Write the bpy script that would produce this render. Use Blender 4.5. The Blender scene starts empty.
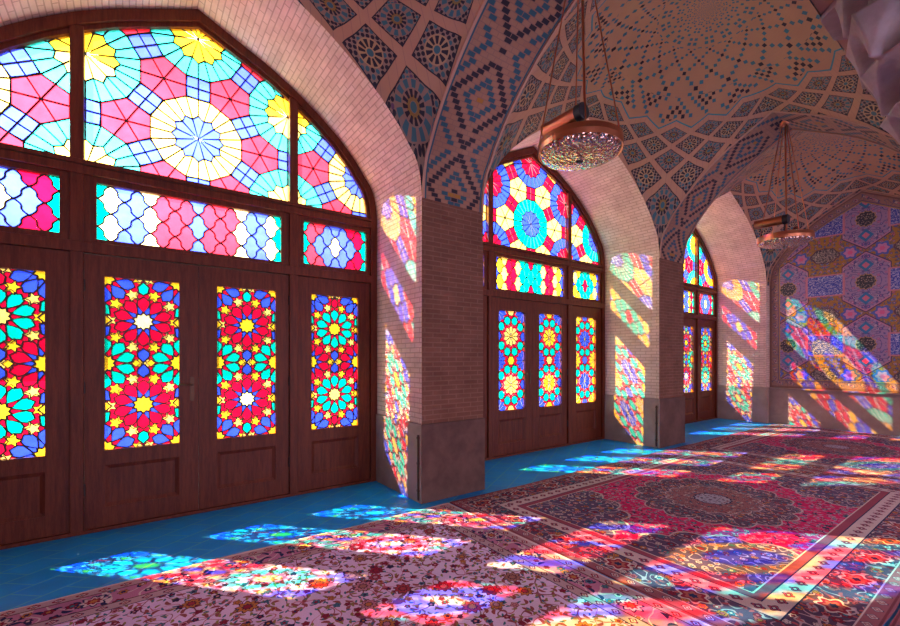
import bpy, bmesh, math, random
from math import sin, cos, pi, radians, atan2, sqrt, floor
from mathutils import Vector
from mathutils.geometry import delaunay_2d_cdt
random.seed(4)
S = bpy.context.scene
COL = S.collection
# ------------------------------------------------------------------ measures (metres)
XF, XB = -3.757, -4.823           # inner face of the pillars / plane of the windows
HB, WP = 1.89, 0.818              # half opening, pillar width
YC = [0.472, 5.070, 9.668]        # centres of the three bays
Z0, H = 3.13, 1.70                # springing, rise
XI = -0.643                       # inner edge of the first aisle
AX, BX = (XF+XI)/2, (XI-XF)/2     # vault centre and half span in x
YE = 11.755
DADO = 0.81
TAB = [(0,1),(.15,.925),(.337,.83),(.478,.742),(.62,.632),(.756,.508),(.86,.385),(.93,.275),(.975,.165),(1,0)]
def hp(u, smooth=0.0):
    u = abs(u)
    if u >= 1: return 0.0
    for (a, ha), (b, hb) in zip(TAB, TAB[1:]):
        if u <= b: v = ha+(hb-ha)*(u-a)/(b-a); break
    # rounder foot
    if u > .93:
        k = (1-u)/.07; v = .275*sqrt(1-(1-k)**2)*.6+.275*k**.5*.4 if k < 1 else v
    if smooth and u < .36:
        q = .819-.0*u; s = .82+.085*(1-(u/.36)**2)
        v = v+(s-v)*smooth
    return v
NS = 26
US = sorted(set([round(sin(pi/2*k/NS), 6) for k in range(-NS, NS+1)]))

# ------------------------------------------------------------------ node helper
class E:
    def __init__(s, g, v): s.g, s.v = g, v
    def __add__(a, b): return a.g.m('ADD', a, b)
    __radd__ = __add__
    def __sub__(a, b): return a.g.m('SUBTRACT', a, b)
    def __rsub__(a, b): return a.g.m('SUBTRACT', b, a)
    def __mul__(a, b): return a.g.m('MULTIPLY', a, b)
    __rmul__ = __mul__
    def __truediv__(a, b): return a.g.m('DIVIDE', a, b)
    def __rtruediv__(a, b): return a.g.m('DIVIDE', b, a)
    def __gt__(a, b): return a.g.m('GREATER_THAN', a, b)
    def __lt__(a, b): return a.g.m('LESS_THAN', a, b)
class G:
    def __init__(s, name, world=False):
        if world:
            s.id = bpy.data.worlds.new(name)
        else:
            s.id = bpy.data.materials.new(name)
        s.id.use_nodes = True
        s.t = s.id.node_tree; s.t.nodes.clear()
        s.out = s.t.nodes.new('ShaderNodeOutputWorld' if world else 'ShaderNodeOutputMaterial')
    def n(s, typ, **k):
        nd = s.t.nodes.new(typ)
        for a, b in k.items(): setattr(nd, a, b)
        return nd
    def put(s, sock, v):
        if isinstance(v, E): v = v.v
        if isinstance(v, bpy.types.NodeSocket): s.t.links.new(v, sock)
        elif isinstance(v, (tuple, list)):
            n_ = len(sock.default_value); v = tuple(v)
            if n_ == 4 and len(v) == 3: v = v+(1,)
            sock.default_value = v
        else: sock.default_value = v
    def m(s, op, a, b=None, c=None):
        nd = s.n('ShaderNodeMath', operation=op)
        for i, q in enumerate((a, b, c)):
            if q is not None: s.put(nd.inputs[i], q)
        return E(s, nd.outputs[0])
    def uv(s):
        nd = s.n('ShaderNodeUVMap'); sp = s.n('ShaderNodeSeparateXYZ'); s.t.links.new(nd.outputs[0], sp.inputs[0])
        return E(s, sp.outputs[0]), E(s, sp.outputs[1])
    def vec(s, x, y, z=0.0):
        c = s.n('ShaderNodeCombineXYZ')
        s.put(c.inputs[0], x); s.put(c.inputs[1], y); s.put(c.inputs[2], z)
        return c.outputs[0]
    def abs(s, a): return s.m('ABSOLUTE', a)
    def fr(s, a): return s.m('FRACT', a)
    def fl(s, a): return s.m('FLOOR', a)
    def mod(s, a, b): return s.m('FLOORED_MODULO', a, b)
    def mn(s, a, b): return s.m('MINIMUM', a, b)
    def mx(s, a, b): return s.m('MAXIMUM', a, b)
    def sq(s, a): return s.m('SQRT', a)
    def at(s, y, x): return s.m('ARCTAN2', y, x)
    def cos(s, a): return s.m('COSINE', a)
    def ln(s, x, y): return s.sq(x*x+y*y)
    def sst(s, x, a, b):
        nd = s.n('ShaderNodeMapRange', interpolation_type='SMOOTHSTEP')
        s.put(nd.inputs[0], x); nd.inputs[1].default_value = a; nd.inputs[2].default_value = b
        return E(s, nd.outputs[0])
    def mix(s, f, a, b):
        nd = s.n('ShaderNodeMix', data_type='RGBA')
        s.put(nd.inputs[0], f); s.put(nd.inputs[6], a); s.put(nd.inputs[7], b)
        return E(s, nd.outputs[2])
    def mul(s, a, b, f=1.0):
        nd = s.n('ShaderNodeMix', data_type='RGBA', blend_type='MULTIPLY')
        s.put(nd.inputs[0], f); s.put(nd.inputs[6], a); s.put(nd.inputs[7], b)
        return E(s, nd.outputs[2])
    def ramp(s, f, stops, const=True):
        nd = s.n('ShaderNodeValToRGB'); r = nd.color_ramp
        if const: r.interpolation = 'CONSTANT'
        while len(r.elements) < len(stops): r.elements.new(.5)
        for e, (p, c) in zip(r.elements, stops):
            e.position = p
        for i, (p, c) in enumerate(stops):
            r.elements[i].position = p; r.elements[i].color = tuple(c)+(1,)
        s.put(nd.inputs[0], f); return E(s, nd.outputs[0])
    def noise(s, v, sc, det=2, rough=.5, dim='3D'):
        nd = s.n('ShaderNodeTexNoise', noise_dimensions=dim); s.put(nd.inputs['Vector'], v)
        nd.inputs['Scale'].default_value = sc; nd.inputs['Detail'].default_value = det; nd.inputs['Roughness'].default_value = rough
        return E(s, nd.outputs[0])
    def vor(s, x, y, rnd=.8):
        nd = s.n('ShaderNodeTexVoronoi', voronoi_dimensions='2D'); s.put(nd.inputs['Vector'], s.vec(x, y))
        nd.inputs['Scale'].default_value = 1; nd.inputs['Randomness'].default_value = rnd
        sc = s.n('ShaderNodeSeparateColor'); s.t.links.new(nd.outputs['Color'], sc.inputs[0])
        sp = s.n('ShaderNodeSeparateXYZ'); s.t.links.new(nd.outputs['Position'], sp.inputs[0])
        return x-E(s, sp.outputs[0]), y-E(s, sp.outputs[1]), E(s, sc.outputs[0]), E(s, sc.outputs[1])
    def surf(s, col, rough=.7, spec=.3, bump=None, bstr=.3, bdist=.01, metal=0.0, **kw):
        p = s.n('ShaderNodeBsdfPrincipled')
        s.put(p.inputs['Base Color'], col); s.put(p.inputs['Roughness'], rough)
        p.inputs['Specular IOR Level'].default_value = spec; s.put(p.inputs['Metallic'], metal)
        for k, v in kw.items(): s.put(p.inputs[k], v)
        if bump is not None:
            b = s.n('ShaderNodeBump'); b.inputs['Strength'].default_value = bstr; b.inputs['Distance'].default_value = bdist
            s.put(b.inputs['Height'], bump); s.t.links.new(b.outputs[0], p.inputs['Normal'])
        s.t.links.new(p.outputs[0], s.out.inputs[0]); return s.id

# ------------------------------------------------------------------ mesh helper
class MB:
    def __init__(s): s.v, s.f, s.uv, s.mi = [], [], [], []
    def face(s, pts, uvs=None, mi=0):
        b = len(s.v); s.v += [tuple(p) for p in pts]; s.f.append(tuple(range(b, b+len(pts))))
        s.uv += list(uvs) if uvs else [(0, 0)]*len(pts); s.mi.append(mi)
    def quadsheet(s, rows, uvs, mi=0):
        b = len(s.v); n = len(rows[0])
        for r, ur in zip(rows, uvs):
            s.v += [tuple(p) for p in r]; s.uv += list(ur)
        for i in range(len(rows)-1):
            for j in range(n-1):
                s.f.append((b+i*n+j, b+i*n+j+1, b+(i+1)*n+j+1, b+(i+1)*n+j)); s.mi.append(mi)
    def box(s, x0, x1, y0, y1, z0, z1, mi=0):
        def q(a, b, c, d, f): s.face([a, b, c, d], [f(p) for p in (a, b, c, d)], mi)
        yz = lambda p: (p[1], p[2]); xz = lambda p: (p[0]+.37, p[2]); xy = lambda p: (p[0], p[1])
        q((x0,y0,z0),(x0,y0,z1),(x0,y1,z1),(x0,y1,z0), yz); q((x1,y0,z0),(x1,y1,z0),(x1,y1,z1),(x1,y0,z1), yz)
        q((x0,y0,z0),(x1,y0,z0),(x1,y0,z1),(x0,y0,z1), xz); q((x0,y1,z0),(x0,y1,z1),(x1,y1,z1),(x1,y1,z0), xz)
        q((x0,y0,z1),(x1,y0,z1),(x1,y1,z1),(x0,y1,z1), xy); q((x0,y0,z0),(x0,y1,z0),(x1,y1,z0),(x1,y0,z0), xy)
    def tube(s, a, b, r, n=10, r2=None, mi=0, cap=True):
        a, b = Vector(a), Vector(b); d = (b-a).normalized()
        u = d.orthogonal().normalized(); w = d.cross(u); r2 = r if r2 is None else r2
        A = [a+(u*cos(2*pi*k/n)+w*sin(2*pi*k/n))*r for k in range(n)]
        B = [b+(u*cos(2*pi*k/n)+w*sin(2*pi*k/n))*r2 for k in range(n)]
        for k in range(n): s.face([A[k], A[(k+1) % n], B[(k+1) % n], B[k]], [(k/n, 0), ((k+1)/n, 0), ((k+1)/n, 1), (k/n, 1)], mi)
        if cap: s.face(A[::-1], mi=mi); s.face(B, mi=mi)
    def lathe(s, c, prof, n=48, mi=0):
        rows, uvs = [], []
        for r, z in prof:
            rows.append([(c[0]+r*cos(2*pi*k/n), c[1]+r*sin(2*pi*k/n), c[2]+z) for k in range(n+1)])
            uvs.append([(k/n, z) for k in range(n+1)])
        s.quadsheet(rows, uvs, mi)
    def build(s, name, mats, parent=None, smooth=False, bevel=0, merge=True, loc=None):
        me = bpy.data.meshes.new(name); me.from_pydata(s.v, [], s.f)
        l = me.uv_layers.new(name='UVMap')
        for lp in me.loops: l.data[lp.index].uv = s.uv[lp.vertex_index]
        if not isinstance(mats, (list, tuple)): mats = [mats]
        for m in mats: me.materials.append(m)
        for p, i in zip(me.polygons, s.mi): p.material_index = i; p.use_smooth = smooth
        if merge:
            bm = bmesh.new(); bm.from_mesh(me); bmesh.ops.remove_doubles(bm, verts=bm.verts, dist=1e-5)
            if merge == 'n': bmesh.ops.recalc_face_normals(bm, faces=bm.faces)
            bm.to_mesh(me); bm.free()
        o = bpy.data.objects.new(name, me); COL.objects.link(o)
        if bevel:
            b = o.modifiers.new('bevel', 'BEVEL'); b.width = bevel; b.segments = 2; b.limit_method = 'ANGLE'
        if parent:
            o.parent = parent
            pw = Vector((0, 0, 0)); q = parent
            while q: pw += q.location; q = q.parent
            if loc is None: me.transform(__import__('mathutils').Matrix.Translation(-pw))
        if loc is not None:
            me.transform(__import__('mathutils').Matrix.Translation(-Vector(loc))); o.location = loc
        return o
def struct(o): o['kind'] = 'structure'; return o
def empty(name, loc=(0, 0, 0), parent=None):
    o = bpy.data.objects.new(name, None); COL.objects.link(o); o.location = loc; o.empty_display_size = .1
    if parent: o.parent = parent
    return o
def tag(o, label, cat, group=None):
    o['label'] = label; o['category'] = cat
    if group: o['group'] = group
    return o

# ------------------------------------------------------------------ materials
def brick_mat(name, c1, c2, mort, bw=.19, rh=.052, ms=.006):
    g = G(name); x, y = g.uv()
    b = g.n('ShaderNodeTexBrick'); g.put(b.inputs['Vector'], g.vec(x, y))
    b.inputs['Scale'].default_value = 1; b.inputs['Brick Width'].default_value = bw; b.inputs['Row Height'].default_value = rh
    b.inputs['Mortar Size'].default_value = ms; b.inputs['Mortar Smooth'].default_value = .3
    g.put(b.inputs['Color1'], c1); g.put(b.inputs['Color2'], c2); g.put(b.inputs['Mortar'], mort)
    nz = g.noise(g.vec(x, y), 3.5, 4, .6)
    c = g.mul(E(g, b.outputs[0]), g.ramp(nz, [(.3, (.72, .70, .68)), (.7, (1, 1, 1))], False))
    hb = 1-E(g, b.outputs[1])+g.noise(g.vec(x, y), 60, 2)*.35
    return g.surf(c, .8, .2, hb, .45, .008)
M = {}
M['brick'] = brick_mat('reveal_brick', (.74, .54, .45), (.67, .47, .39), (.46, .32, .27))
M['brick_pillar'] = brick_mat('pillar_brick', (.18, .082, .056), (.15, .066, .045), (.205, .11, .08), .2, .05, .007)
def stone_mat(name, c1, c2, sc=6):
    g = G(name); t = g.n('ShaderNodeTexCoord'); n1 = g.noise(t.outputs['Object'], sc, 6, .65); n2 = g.noise(t.outputs['Object'], sc*14, 3, .6)
    return g.surf(g.mix(g.sst(n1, .3, .7), c1, c2), .75, .25, n1+n2*.3, .35, .01)
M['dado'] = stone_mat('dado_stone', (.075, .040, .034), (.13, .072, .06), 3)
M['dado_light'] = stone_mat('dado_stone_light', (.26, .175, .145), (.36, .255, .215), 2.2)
M['column'] = stone_mat('column_stone', (.26, .20, .20), (.40, .32, .32), 5)
def wood_mat(name, c1, c2):
    g = G(name); t = g.n('ShaderNodeTexCoord'); mp = g.n('ShaderNodeMapping'); g.t.links.new(t.outputs['Object'], mp.inputs[0])
    mp.inputs['Scale'].default_value = (6, 6, .55)
    n1 = g.noise(mp.outputs[0], 5, 5, .6); n2 = g.noise(mp.outputs[0], 40, 2, .5)
    return g.surf(g.mix(g.sst(n1+n2*.25, .4, .85), c1, c2), .5, .25, n1+n2*.4, .12, .004)
M['wood'] = wood_mat('stained_wood', (.075, .013, .006), (.140, .030, .012))
M['lead'] = G('lead_came').surf((.03, .022, .02), .5, .4)
def metal(name, c, r, bump=False):
    g = G(name); t = g.n('ShaderNodeTexCoord'); n = g.noise(t.outputs['Object'], 30, 3)
    return g.surf(c, r, .5, n, .15, .003, metal=1.0)
M['copper'] = metal('copper', (.62, .24, .13), .33)
M['brass'] = metal('brass', (.12, .07, .05), .55)
M['iron'] = metal('dark_iron', (.06, .05, .05), .5)
M['black'] = G('black_plastic').surf((.015, .015, .02), .4, .5)
M['roofing'] = stone_mat('roof_plaster', (.3, .25, .2), (.4, .33, .27), 1)
# bowl: hammered, mirror-bright glass
g = G('hammered_glass'); t = g.n('ShaderNodeTexCoord')
vn = g.n('ShaderNodeTexVoronoi'); vn.inputs['Scale'].default_value = 34; g.t.links.new(t.outputs['Object'], vn.inputs['Vector'])
M['bowl'] = g.surf((.52, .36, .30), .10, .7, E(g, vn.outputs[0]), .7, .03, metal=1.0)

# glass ---------------------------------------------------------------
GC = dict(red=(.62, .003, .03), blue=(.03, .07, .80), teal=(.0, .60, .42), yellow=(.95, .52, .02), cream=(.96, .62, .13),
          white=(.95, .78, .36), paleblue=(.06, .10, .95), palered=(.90, .028, .055), paleteal=(.05, .80, .70), green=(.03, .62, .08))
GK = list(GC)
def glass_set(kind, scatter):
    out = []
    for k in GK:
        g = G(kind+'_glass_'+k); c = GC[k]
        t = g.n('ShaderNodeTexCoord'); nz = g.noise(t.outputs['Object'], 9, 3, .6)
        col = g.mul(c, g.ramp(nz, [(.3, (.78, .78, .78)), (.65, (1, 1, 1))], False))
        a = g.n('ShaderNodeBsdfTransparent'); b = g.n('ShaderNodeBsdfTranslucent'); mx = g.n('ShaderNodeMixShader')
        g.put(a.inputs[0], col); g.put(b.inputs[0], col); mx.inputs[0].default_value = scatter
        g.t.links.new(a.outputs[0], mx.inputs[1]); g.t.links.new(b.outputs[0], mx.inputs[2])
        g.t.links.new(mx.outputs[0], g.out.inputs[0]); out.append(g.id)
    return out+[M['lead']]
GLASS = glass_set('clear', .15); FROST = glass_set('frosted', .50); LEAD = len(GK)

# teal floor tiles -----------------------------------------------------
g = G('teal_floor_tiles'); x, y = g.uv()
p = (x+y*.62)/.25; q = (y-x*1.15)/.36
row = g.fl(p); q2 = q+g.mod(row, 2)*.5
dl = g.mn(g.abs(g.fr(p)-.5)*-1+.5, g.abs(g.fr(q2)-.5)*-1.4+.7)
line = dl < .028
h = g.noise(g.vec(row, g.fl(q2)), 7.3, 0)
nz = g.noise(g.vec(x, y), 5, 5, .65)
c = g.mix(h, (.0, .27, .74), (.001, .36, .86)); c = g.mul(c, g.ramp(nz, [(.3, (.85, .85, .85)), (.65, (1.05, 1.05, 1.05))], False))
c = g.mix(line*.8, c, (.10, .46, .62))
M['tile'] = g.surf(c, g.m('MULTIPLY_ADD', nz, .25, .25), .3, None)

# diaper brickwork of the transverse arches: uv = (across -.41...41, along arc from apex)
g = G('diaper_brick_arch'); x, y = g.uv()
rh, bw = .045, .084
row = g.fl(y/rh); xs = x/bw+g.mod(row, 2)*.5; cx = (g.fl(xs)+.5-g.mod(row, 2)*.5)*bw; cy = (row+.5)*rh
P = .92
ly = g.abs(g.fr(cy/P)-.5)*P; mt = g.abs(cx)/.36+ly/(P*.5)*1.0
base = g.mix(g.noise(g.vec(g.fl(xs), row), 3.7, 0), (.25, .125, .08), (.32, .17, .11))
blk, tl, yl = (.012, .008, .018), (.018, .075, .115), (.30, .14, .02)
def band(v, a, b): return (v > a)*(v < b)
col = g.mix(band(mt, .80, 1.0), base, blk)
col = g.mix(band(mt, .34, .52), col, tl); col = g.mix(mt < .17, col, yl); 
alt = g.mod(g.fl(cy/P), 2)
col = g.mix(band(mt, 1.30, 1.52), col, tl); col = g.mix((mt < .14)*alt, col, blk)
inb = g.mn(g.abs(g.fr(xs)-.5)*-1+.5, (g.abs(g.fr(y/rh)-.5)*-1+.5)*.6)
mort = inb < .045
col = g.mix(mort, col, (.22, .115, .09)); 
ed = g.abs(x); col = g.mix(band(ed, .355, .375), col, tl); col = g.mix(ed > .375, col, (.42, .235, .17))
M['diaper'] = g.surf(col, .6, .35, 1-mort, .4, .006)

# vault: uv = normalised (-1..1) bay coordinates
def vault_mat():
    g = G('vault_mosaic'); x, y = g.uv()
    r = g.ln(x, y); ph = g.at(y, x); N = 20
    A = (ph-pi/4)*(N/(2*pi)); s = g.m('LOGARITHM', r/.858, 1.103); s = s*1.27-s*s*.0675
    a = A+s*.5; b = A-s*.5
    ra = g.fl(a+.5); rb = g.fl(b+.5); la = a-ra; lb = b-rb
    srow = ra-rb
    lo = srow > -.5
    p, q = la+lb, la-lb             # diamond |p|+|q|<1
    dm = g.mx(g.abs(la), g.abs(lb))
    # mosaic inside a lozenge
    ang = g.at(q, p); rr = g.ln(p, q); R = rr
    n = 12
    st = g.cos(ang*n); st2 = g.cos(ang*n+pi)
    navy, teal, cream, rib, olive = (.010, .008, .018), (.03, .11, .14), (.22, .14, .11), (.42, .23, .14), (.20, .12, .03)
    pan = cream
    v1, v2, v3, v4 = g.vor(p*9, q*9, .35)
    vd = g.ln(v1, v2)
    pan = g.mix(vd < .42, cream, g.ramp(v3, [(0, navy), (.5, teal), (.85, (.10, .045, .10))]))
    ring1 = band(rr, .16, .30)*(st > -.35); ring2 = band(rr, .33, .50)*(st2 > -.2)
    disk = rr < .52
    pan = g.mix(disk, pan, cream); pan = g.mix(band(rr, .10, .2), pan, olive)
    pan = g.mix(ring1, pan, navy); pan = g.mix(ring2, pan, g.mix(g.cos(ang*n*2) > -1.1, navy, teal)); pan = g.mix(rr < .09, pan, teal)
    par = g.mod(srow, 2)
    v1, v2, v3, v4 = g.vor(p*7+3, q*7, .1); vd = g.ln(v1, v2)
    pan2 = g.mix(vd < .40, (.22, .15, .12), g.ramp(v3, [(0, navy), (.6, teal)]))
    pan2 = g.mix(rr < .38, pan2, (.34, .22, .12)); pan2 = g.mix(band(rr, .14, .34)*(g.cos(ang*10) > -.3), pan2, navy); pan2 = g.mix(rr < .1, pan2, teal)
    pan = g.mix(par, pan, pan2)
    pan = g.mix(dm > .372, pan, navy)
    # ribs with brick joints
    tj = g.fr(g.mx(g.abs(la), g.abs(lb))*0+(la+lb)*0+g.m('ADD', a, b)*3.5)
    ribc = g.mix(g.noise(g.vec(x, y), 9, 3), rib, (.34, .175, .115)); ribc = g.mix(tj < .08, ribc, (.30, .165, .12))
    loz = g.mix(dm > .395, pan, ribc)
    # zigzag teal line over the net
    zz = (s+1) + g.abs(g.fr(A+.5)-.5)*-2+1     # 0 on the upper edges of row 0
    zz = s+1-g.abs(g.fr(A+.5)-.5)*2 
    line = band(zz, -.62, -.44)
    # dome dots
    def dots(Mn, K):
        i = ph*(Mn/(2*pi)); j = g.m('LOGARITHM', r+.0001, K)
        fi, fj = g.fl(i), g.fl(j); li = g.abs(i-fi-.5); lj = g.abs(j-fj-.5)
        return i, j, fi, fj, g.mx(li, lj)
    i, j, fi, fj, d = dots(160, 1.040)
    on = g.mod(fi+fj, 2) < .5
    mi, mj = g.mod(fi, 8), g.mod(fj+g.mod(g.fl(fi/8), 2)*4, 8)
    ci, cj = g.abs(mi-4), g.abs(mj-4)
    cross = ((ci+cj) < 2.5)
    ring = band(ci+cj, 3.5, 4.5)*(g.mod(fi+fj, 4) < .5)+((ci+cj) > 6.5)
    sq_ = (d < .44)*on
    zone = r > .62
    b2 = g.noise(g.vec(x, y), 6, 3)
    bg = g.mix(b2, (.29, .15, .085), (.40, .225, .125))
    jl = g.fr(j*1.0); bg = g.mix((jl < .12)*.5, bg, (.30, .17, .12))
    teal2 = (.025, .12, .17)
    outer = g.mix(sq_*cross, bg, g.mix((ci+cj) < .5, navy, teal2))
    outer = g.mix(sq_*g.mn(ring, 1), outer, teal2)
    i, j, fi, fj, d = dots(96, 1.067)
    sp1 = g.mod(fi+fj*1, 6) < .5; sp2 = g.mod(fi-fj*1, 6) < .5
    both = sp1*sp2; sq2 = d < .38
    inner = g.mix(sq2*g.mn(sp1+sp2, 1), bg, teal2); inner = g.mix(sq2*both, inner, navy)
    i, j, fi, fj, d = dots(44, 1.15)
    sp3 = g.mn((g.mod(fi+fj, 3) < .5)+(g.mod(fi-fj, 3) < .5), 1)
    inn2 = g.mix((d < .3)*sp3, bg, teal2)
    dome = g.mix(zone, g.mix(r > .3, inn2, inner), outer)
    dome = g.mix(zz > -.9, dome, bg); dome = g.mix(line, dome, (.03, .17, .22)); dome = g.mix(zz > -.44, dome, ribc)
    colr = g.mix(lo, dome, loz)
    hgt = g.mix(lo, (.6, .6, .6), g.mix(dm > .395, (0, 0, 0), (1, 1, 1)))
    return g.surf(colr, .55, .35, hgt, .8, .03)
M['vault'] = vault_mat()

# shared floral layer -------------------------------------------------
def flowers(g, x, y, sc, R, pal, base, seed=0.0, petals=6, rnd=.85, keep=1.0, ring=(.06, .02, .04)):
    lx, ly, c1, c2 = g.vor(x*sc+seed, y*sc+seed*1.7, rnd)
    an = g.at(ly, lx)+c1*6; rr = g.ln(lx, ly)/(R*(.86+.14*g.cos(an*petals))*(.65+.45*c2))
    on = c2 < keep
    col = g.mix((rr < 1.0)*on, base, ring); col = g.mix((rr < .86)*on, col, g.ramp(c1, pal))
    col = g.mix((rr < .5)*on, col, ring); col = g.mix((rr < .36)*on, col, g.ramp(g.fr(c1*7), pal))
    return col
def vines(g, x, y, sc, K, w, col, base, seed=0.0):
    n = g.noise(g.vec(x+seed, y-seed), sc, .6, .5, '2D')
    ln = g.abs(g.fr(n*K)-.5) < w
    return g.mix(ln, base, col)
def leaves(g, x, y, sc, col, base, seed=0.0, thr=.16):
    lx, ly, c1, c2 = g.vor(x*sc+seed, y*sc-seed, 1.0)
    an = c1*6.28; cu, su = g.cos(an), g.m('SINE', an)
    u = lx*cu+ly*su; v = ly*cu-lx*su+u*u*.9
    e = g.ln(u*.42, v) < thr
    return g.mix(e*(c2 > .25), base, col)
DR, OR, NV, CR, TQ, PK, BR, OL = (.28,.02,.05), (.52,.20,.06), (.02,.03,.10), (.66,.54,.52), (.05,.20,.30), (.60,.25,.30), (.13,.05,.05), (.28,.22,.08)
def pal(*cs): return [(i/len(cs), c) for i, c in enumerate(cs)]
def edge_coords(g, x, y, x0, x1, y0, y1):
    dx = g.mn(x-x0, x1-x); dy = g.mn(y-y0, y1-y)
    use = dx < dy; d = g.mn(dx, dy); sgn = use
    s = g.m('MULTIPLY_ADD', use, (y-x), x)
    return d, s, dx, dy
def rosette_band(g, d, s, mid, L, R, base, cols, pet=8, off=0.0):
    ls = (g.fr(s/L+off)-.5)*L; ld = d-mid; an = g.at(ld, ls)
    rr = g.ln(ls, ld*1.15)/(R*(.84+.16*g.cos(an*pet)))
    c = g.mix(rr < 1, base, cols[0]); c = g.mix(rr < .82, c, cols[1]); c = g.mix(rr < .55, c, cols[2]); c = g.mix(rr < .28, c, cols[3])
    return c
def rug_finish(g, col, x, y):
    w = g.noise(g.vec(x*60, y*60), 3, 2); w2 = g.noise(g.vec(x, y), 2.2, 3)
    col = g.mul(col, g.ramp(w, [(.3, (.80, .80, .80)), (.7, (1.08, 1.08, 1.08))], False))
    col = g.mul(col, g.ramp(w2, [(.3, (.82, .80, .82)), (.7, (1.05, 1.05, 1.05))], False))
    return g.surf(col, .95, .12, w, .5, .004)
def near_rug():
    g = G('ivory_carpet'); x, y = g.uv(); x0, x1, y0, y1 = -3.60, .15, -3.4, 2.585
    d, s, dx, dy = edge_coords(g, x, y, x0, x1, y0, y1)
    fx = g.abs(x-(x0+x1)/2); fy = y
    f = (.76, .60, .84)
    f = vines(g, fx, fy, 4.2, 3.4, .034, (.26,.09,.13), f); f = vines(g, fx, fy, 6, 3, .028, (.50,.14,.20), f, 5.3)
    f = leaves(g, fx, fy, 13, (.30, .08, .09), f, 1.3, .15); f = leaves(g, fx, fy, 16, OL, f, 7.3, .13); f = leaves(g, fx, fy, 15, (.05,.16,.24), f, 2.3, .10)
    f = flowers(g, fx, fy, 10.5, .33, pal(DR, OR, TQ, DR, PK, NV), f, 3.1, 5, .9, .7)
    f = flowers(g, fx, fy, 4.6, .36, pal(DR, (.36,.16,.14), OR, (.50,.22,.28), (.40,.05,.07)), f, 9.4, 9, .8, .6)
    # border bands
    bd = (.50, .20, .34)
    bd = vines(g, d*1.0, s, 5, 4, .06, CR, bd, 2.2); bd = leaves(g, s, d, 12, NV, bd, 4.1, .16)
    bd = flowers(g, s, d, 9, .3, pal(DR, OR, NV, CR, TQ), bd, 1.9)
    bd = rosette_band(g, d, s, .185, .42, .085, bd, (NV, CR, DR, OR))
    nar = rosette_band(g, d, s, .055, .11, .032, (.50, .36, .38), (DR, DR, CR, NV), 4)
    nar2 = rosette_band(g, d, s, .315, .11, .03, (.50, .36, .38), (NV, DR, CR, DR), 4)
    c = g.mix(d < .355, f, nar2); c = g.mix(d < .28, c, bd); c = g.mix(d < .09, c, nar)
    for a, b, k in ((.352, .36, NV), (.272, .282, BR), (.088, .098, BR), (.0, .022, (.74, .62, .62))): c = g.mix(band(d, a, b), c, k)
    return rug_finish(g, c, x, y)
def medal_rug(name, x0, x1, y0, y1, red, far=False):
    g = G(name); x, y = g.uv(); cx, cy = (x0+x1)/2, (y0+y1)/2
    d, s, dx, dy = edge_coords(g, x, y, x0, x1, y0, y1)
    fx, fy = g.abs(x-cx), g.abs(y-cy)
    f = red
    f = vines(g, fx, fy, 6, 4, .05, (.42, .26, .40), f); f = vines(g, fx, fy, 8, 3, .05, (.06, .03, .12), f, 3.3)
    f = leaves(g, fx, fy, 17, (.46, .30, .42), f, 1.9, .15); f = flowers(g, fx, fy, 12, .33, pal((.42,.28,.36), NV, (.5,.05,.12), TQ, (.5,.36,.4)), f, 6.1)
    # medallion
    ex, ey = fx/.80, fy/.92; an = g.at(ey, ex); rr = g.ln(ex, ey)/(.9+.1*g.abs(g.cos(an*8)))
    md = (.11, .065, .12)
    md = vines(g, fx, fy, 9, 4, .10, (.45, .33, .38), md, 1.1); md = flowers(g, fx, fy, 15, .40, pal(CR, (.45,.05,.08), OR, TQ, PK), md, 2.7)
    md2 = flowers(g, fx, fy, 24, .40, pal(NV, CR, (.36,.07,.10), TQ), (.30, .13, .15), 4.7)
    md3 = flowers(g, fx, fy, 20, .3, pal(DR, NV), (.42, .40, .50), 8.7)
    c = g.mix(rr < .92, f, (.52, .42, .44)); c = g.mix(rr < .90, c, md); c = g.mix(rr < .55, c, (.5, .4, .42)); c = g.mix(rr < .535, c, md2)
    c = g.mix(rr < .22, c, NV); c = g.mix(rr < .20, c, md3)
    # corner pieces
    qx, qy = (x1-x0)/2-.55-fx, (y1-y0)/2-.55-fy
    ca = g.at(qy, qx); cr = g.ln(qx, qy)/(.95+.09*g.abs(g.cos(ca*9)))
    cn = vines(g, fx, fy, 8, 4, .10, (.50, .38, .44), (.11, .075, .16), 4.4); cn = flowers(g, fx, fy, 12, .40, pal(OR, DR, CR, PK, TQ), cn, 5.5)
    c = g.mix(cr < .93, c, (.55, .45, .45)); c = g.mix(cr < .91, c, cn)
    # borders: outer .09 guard, wide navy band, guard, stripe
    wb = (.10, .06, .12); wb = vines(g, s, d, 8, 4, .10, (.50, .36, .42), wb, 8.8); wb = leaves(g, s, d, 17, (.45,.1,.12), wb, 2.1, .17)
    wb = flowers(g, s, d, 10, .38, pal(OR, DR, TQ, (.5,.1,.12), CR), wb, 1.2)
    wb = rosette_band(g, d, s, .21, .52, .11, wb, (CR, DR, (.42,.12,.10), NV), 6)
    gd = rosette_band(g, d, s, .41, .12, .04, (.60, .47, .49), (NV, (.42,.06,.10), NV, CR), 4)
    gd0 = rosette_band(g, d, s, .05, .12, .034, (.34, .12, .15), (NV, CR, DR, CR), 4)
    c = g.mix(d < .55, c, (.32, .07, .12)); c = g.mix(band(d, .545, .555), c, CR)
    c = g.mix(d < .485, c, gd); c = g.mix(d < .345, c, wb); c = g.mix(d < .09, c, gd0)
    for a, b, k in ((.338, .348, NV), (.478, .487, NV), (.086, .094, CR), (0, .012, (.2, .05, .07))): c = g.mix(band(d, a, b), c, k)
    return rug_finish(g, c, x, y)

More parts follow.
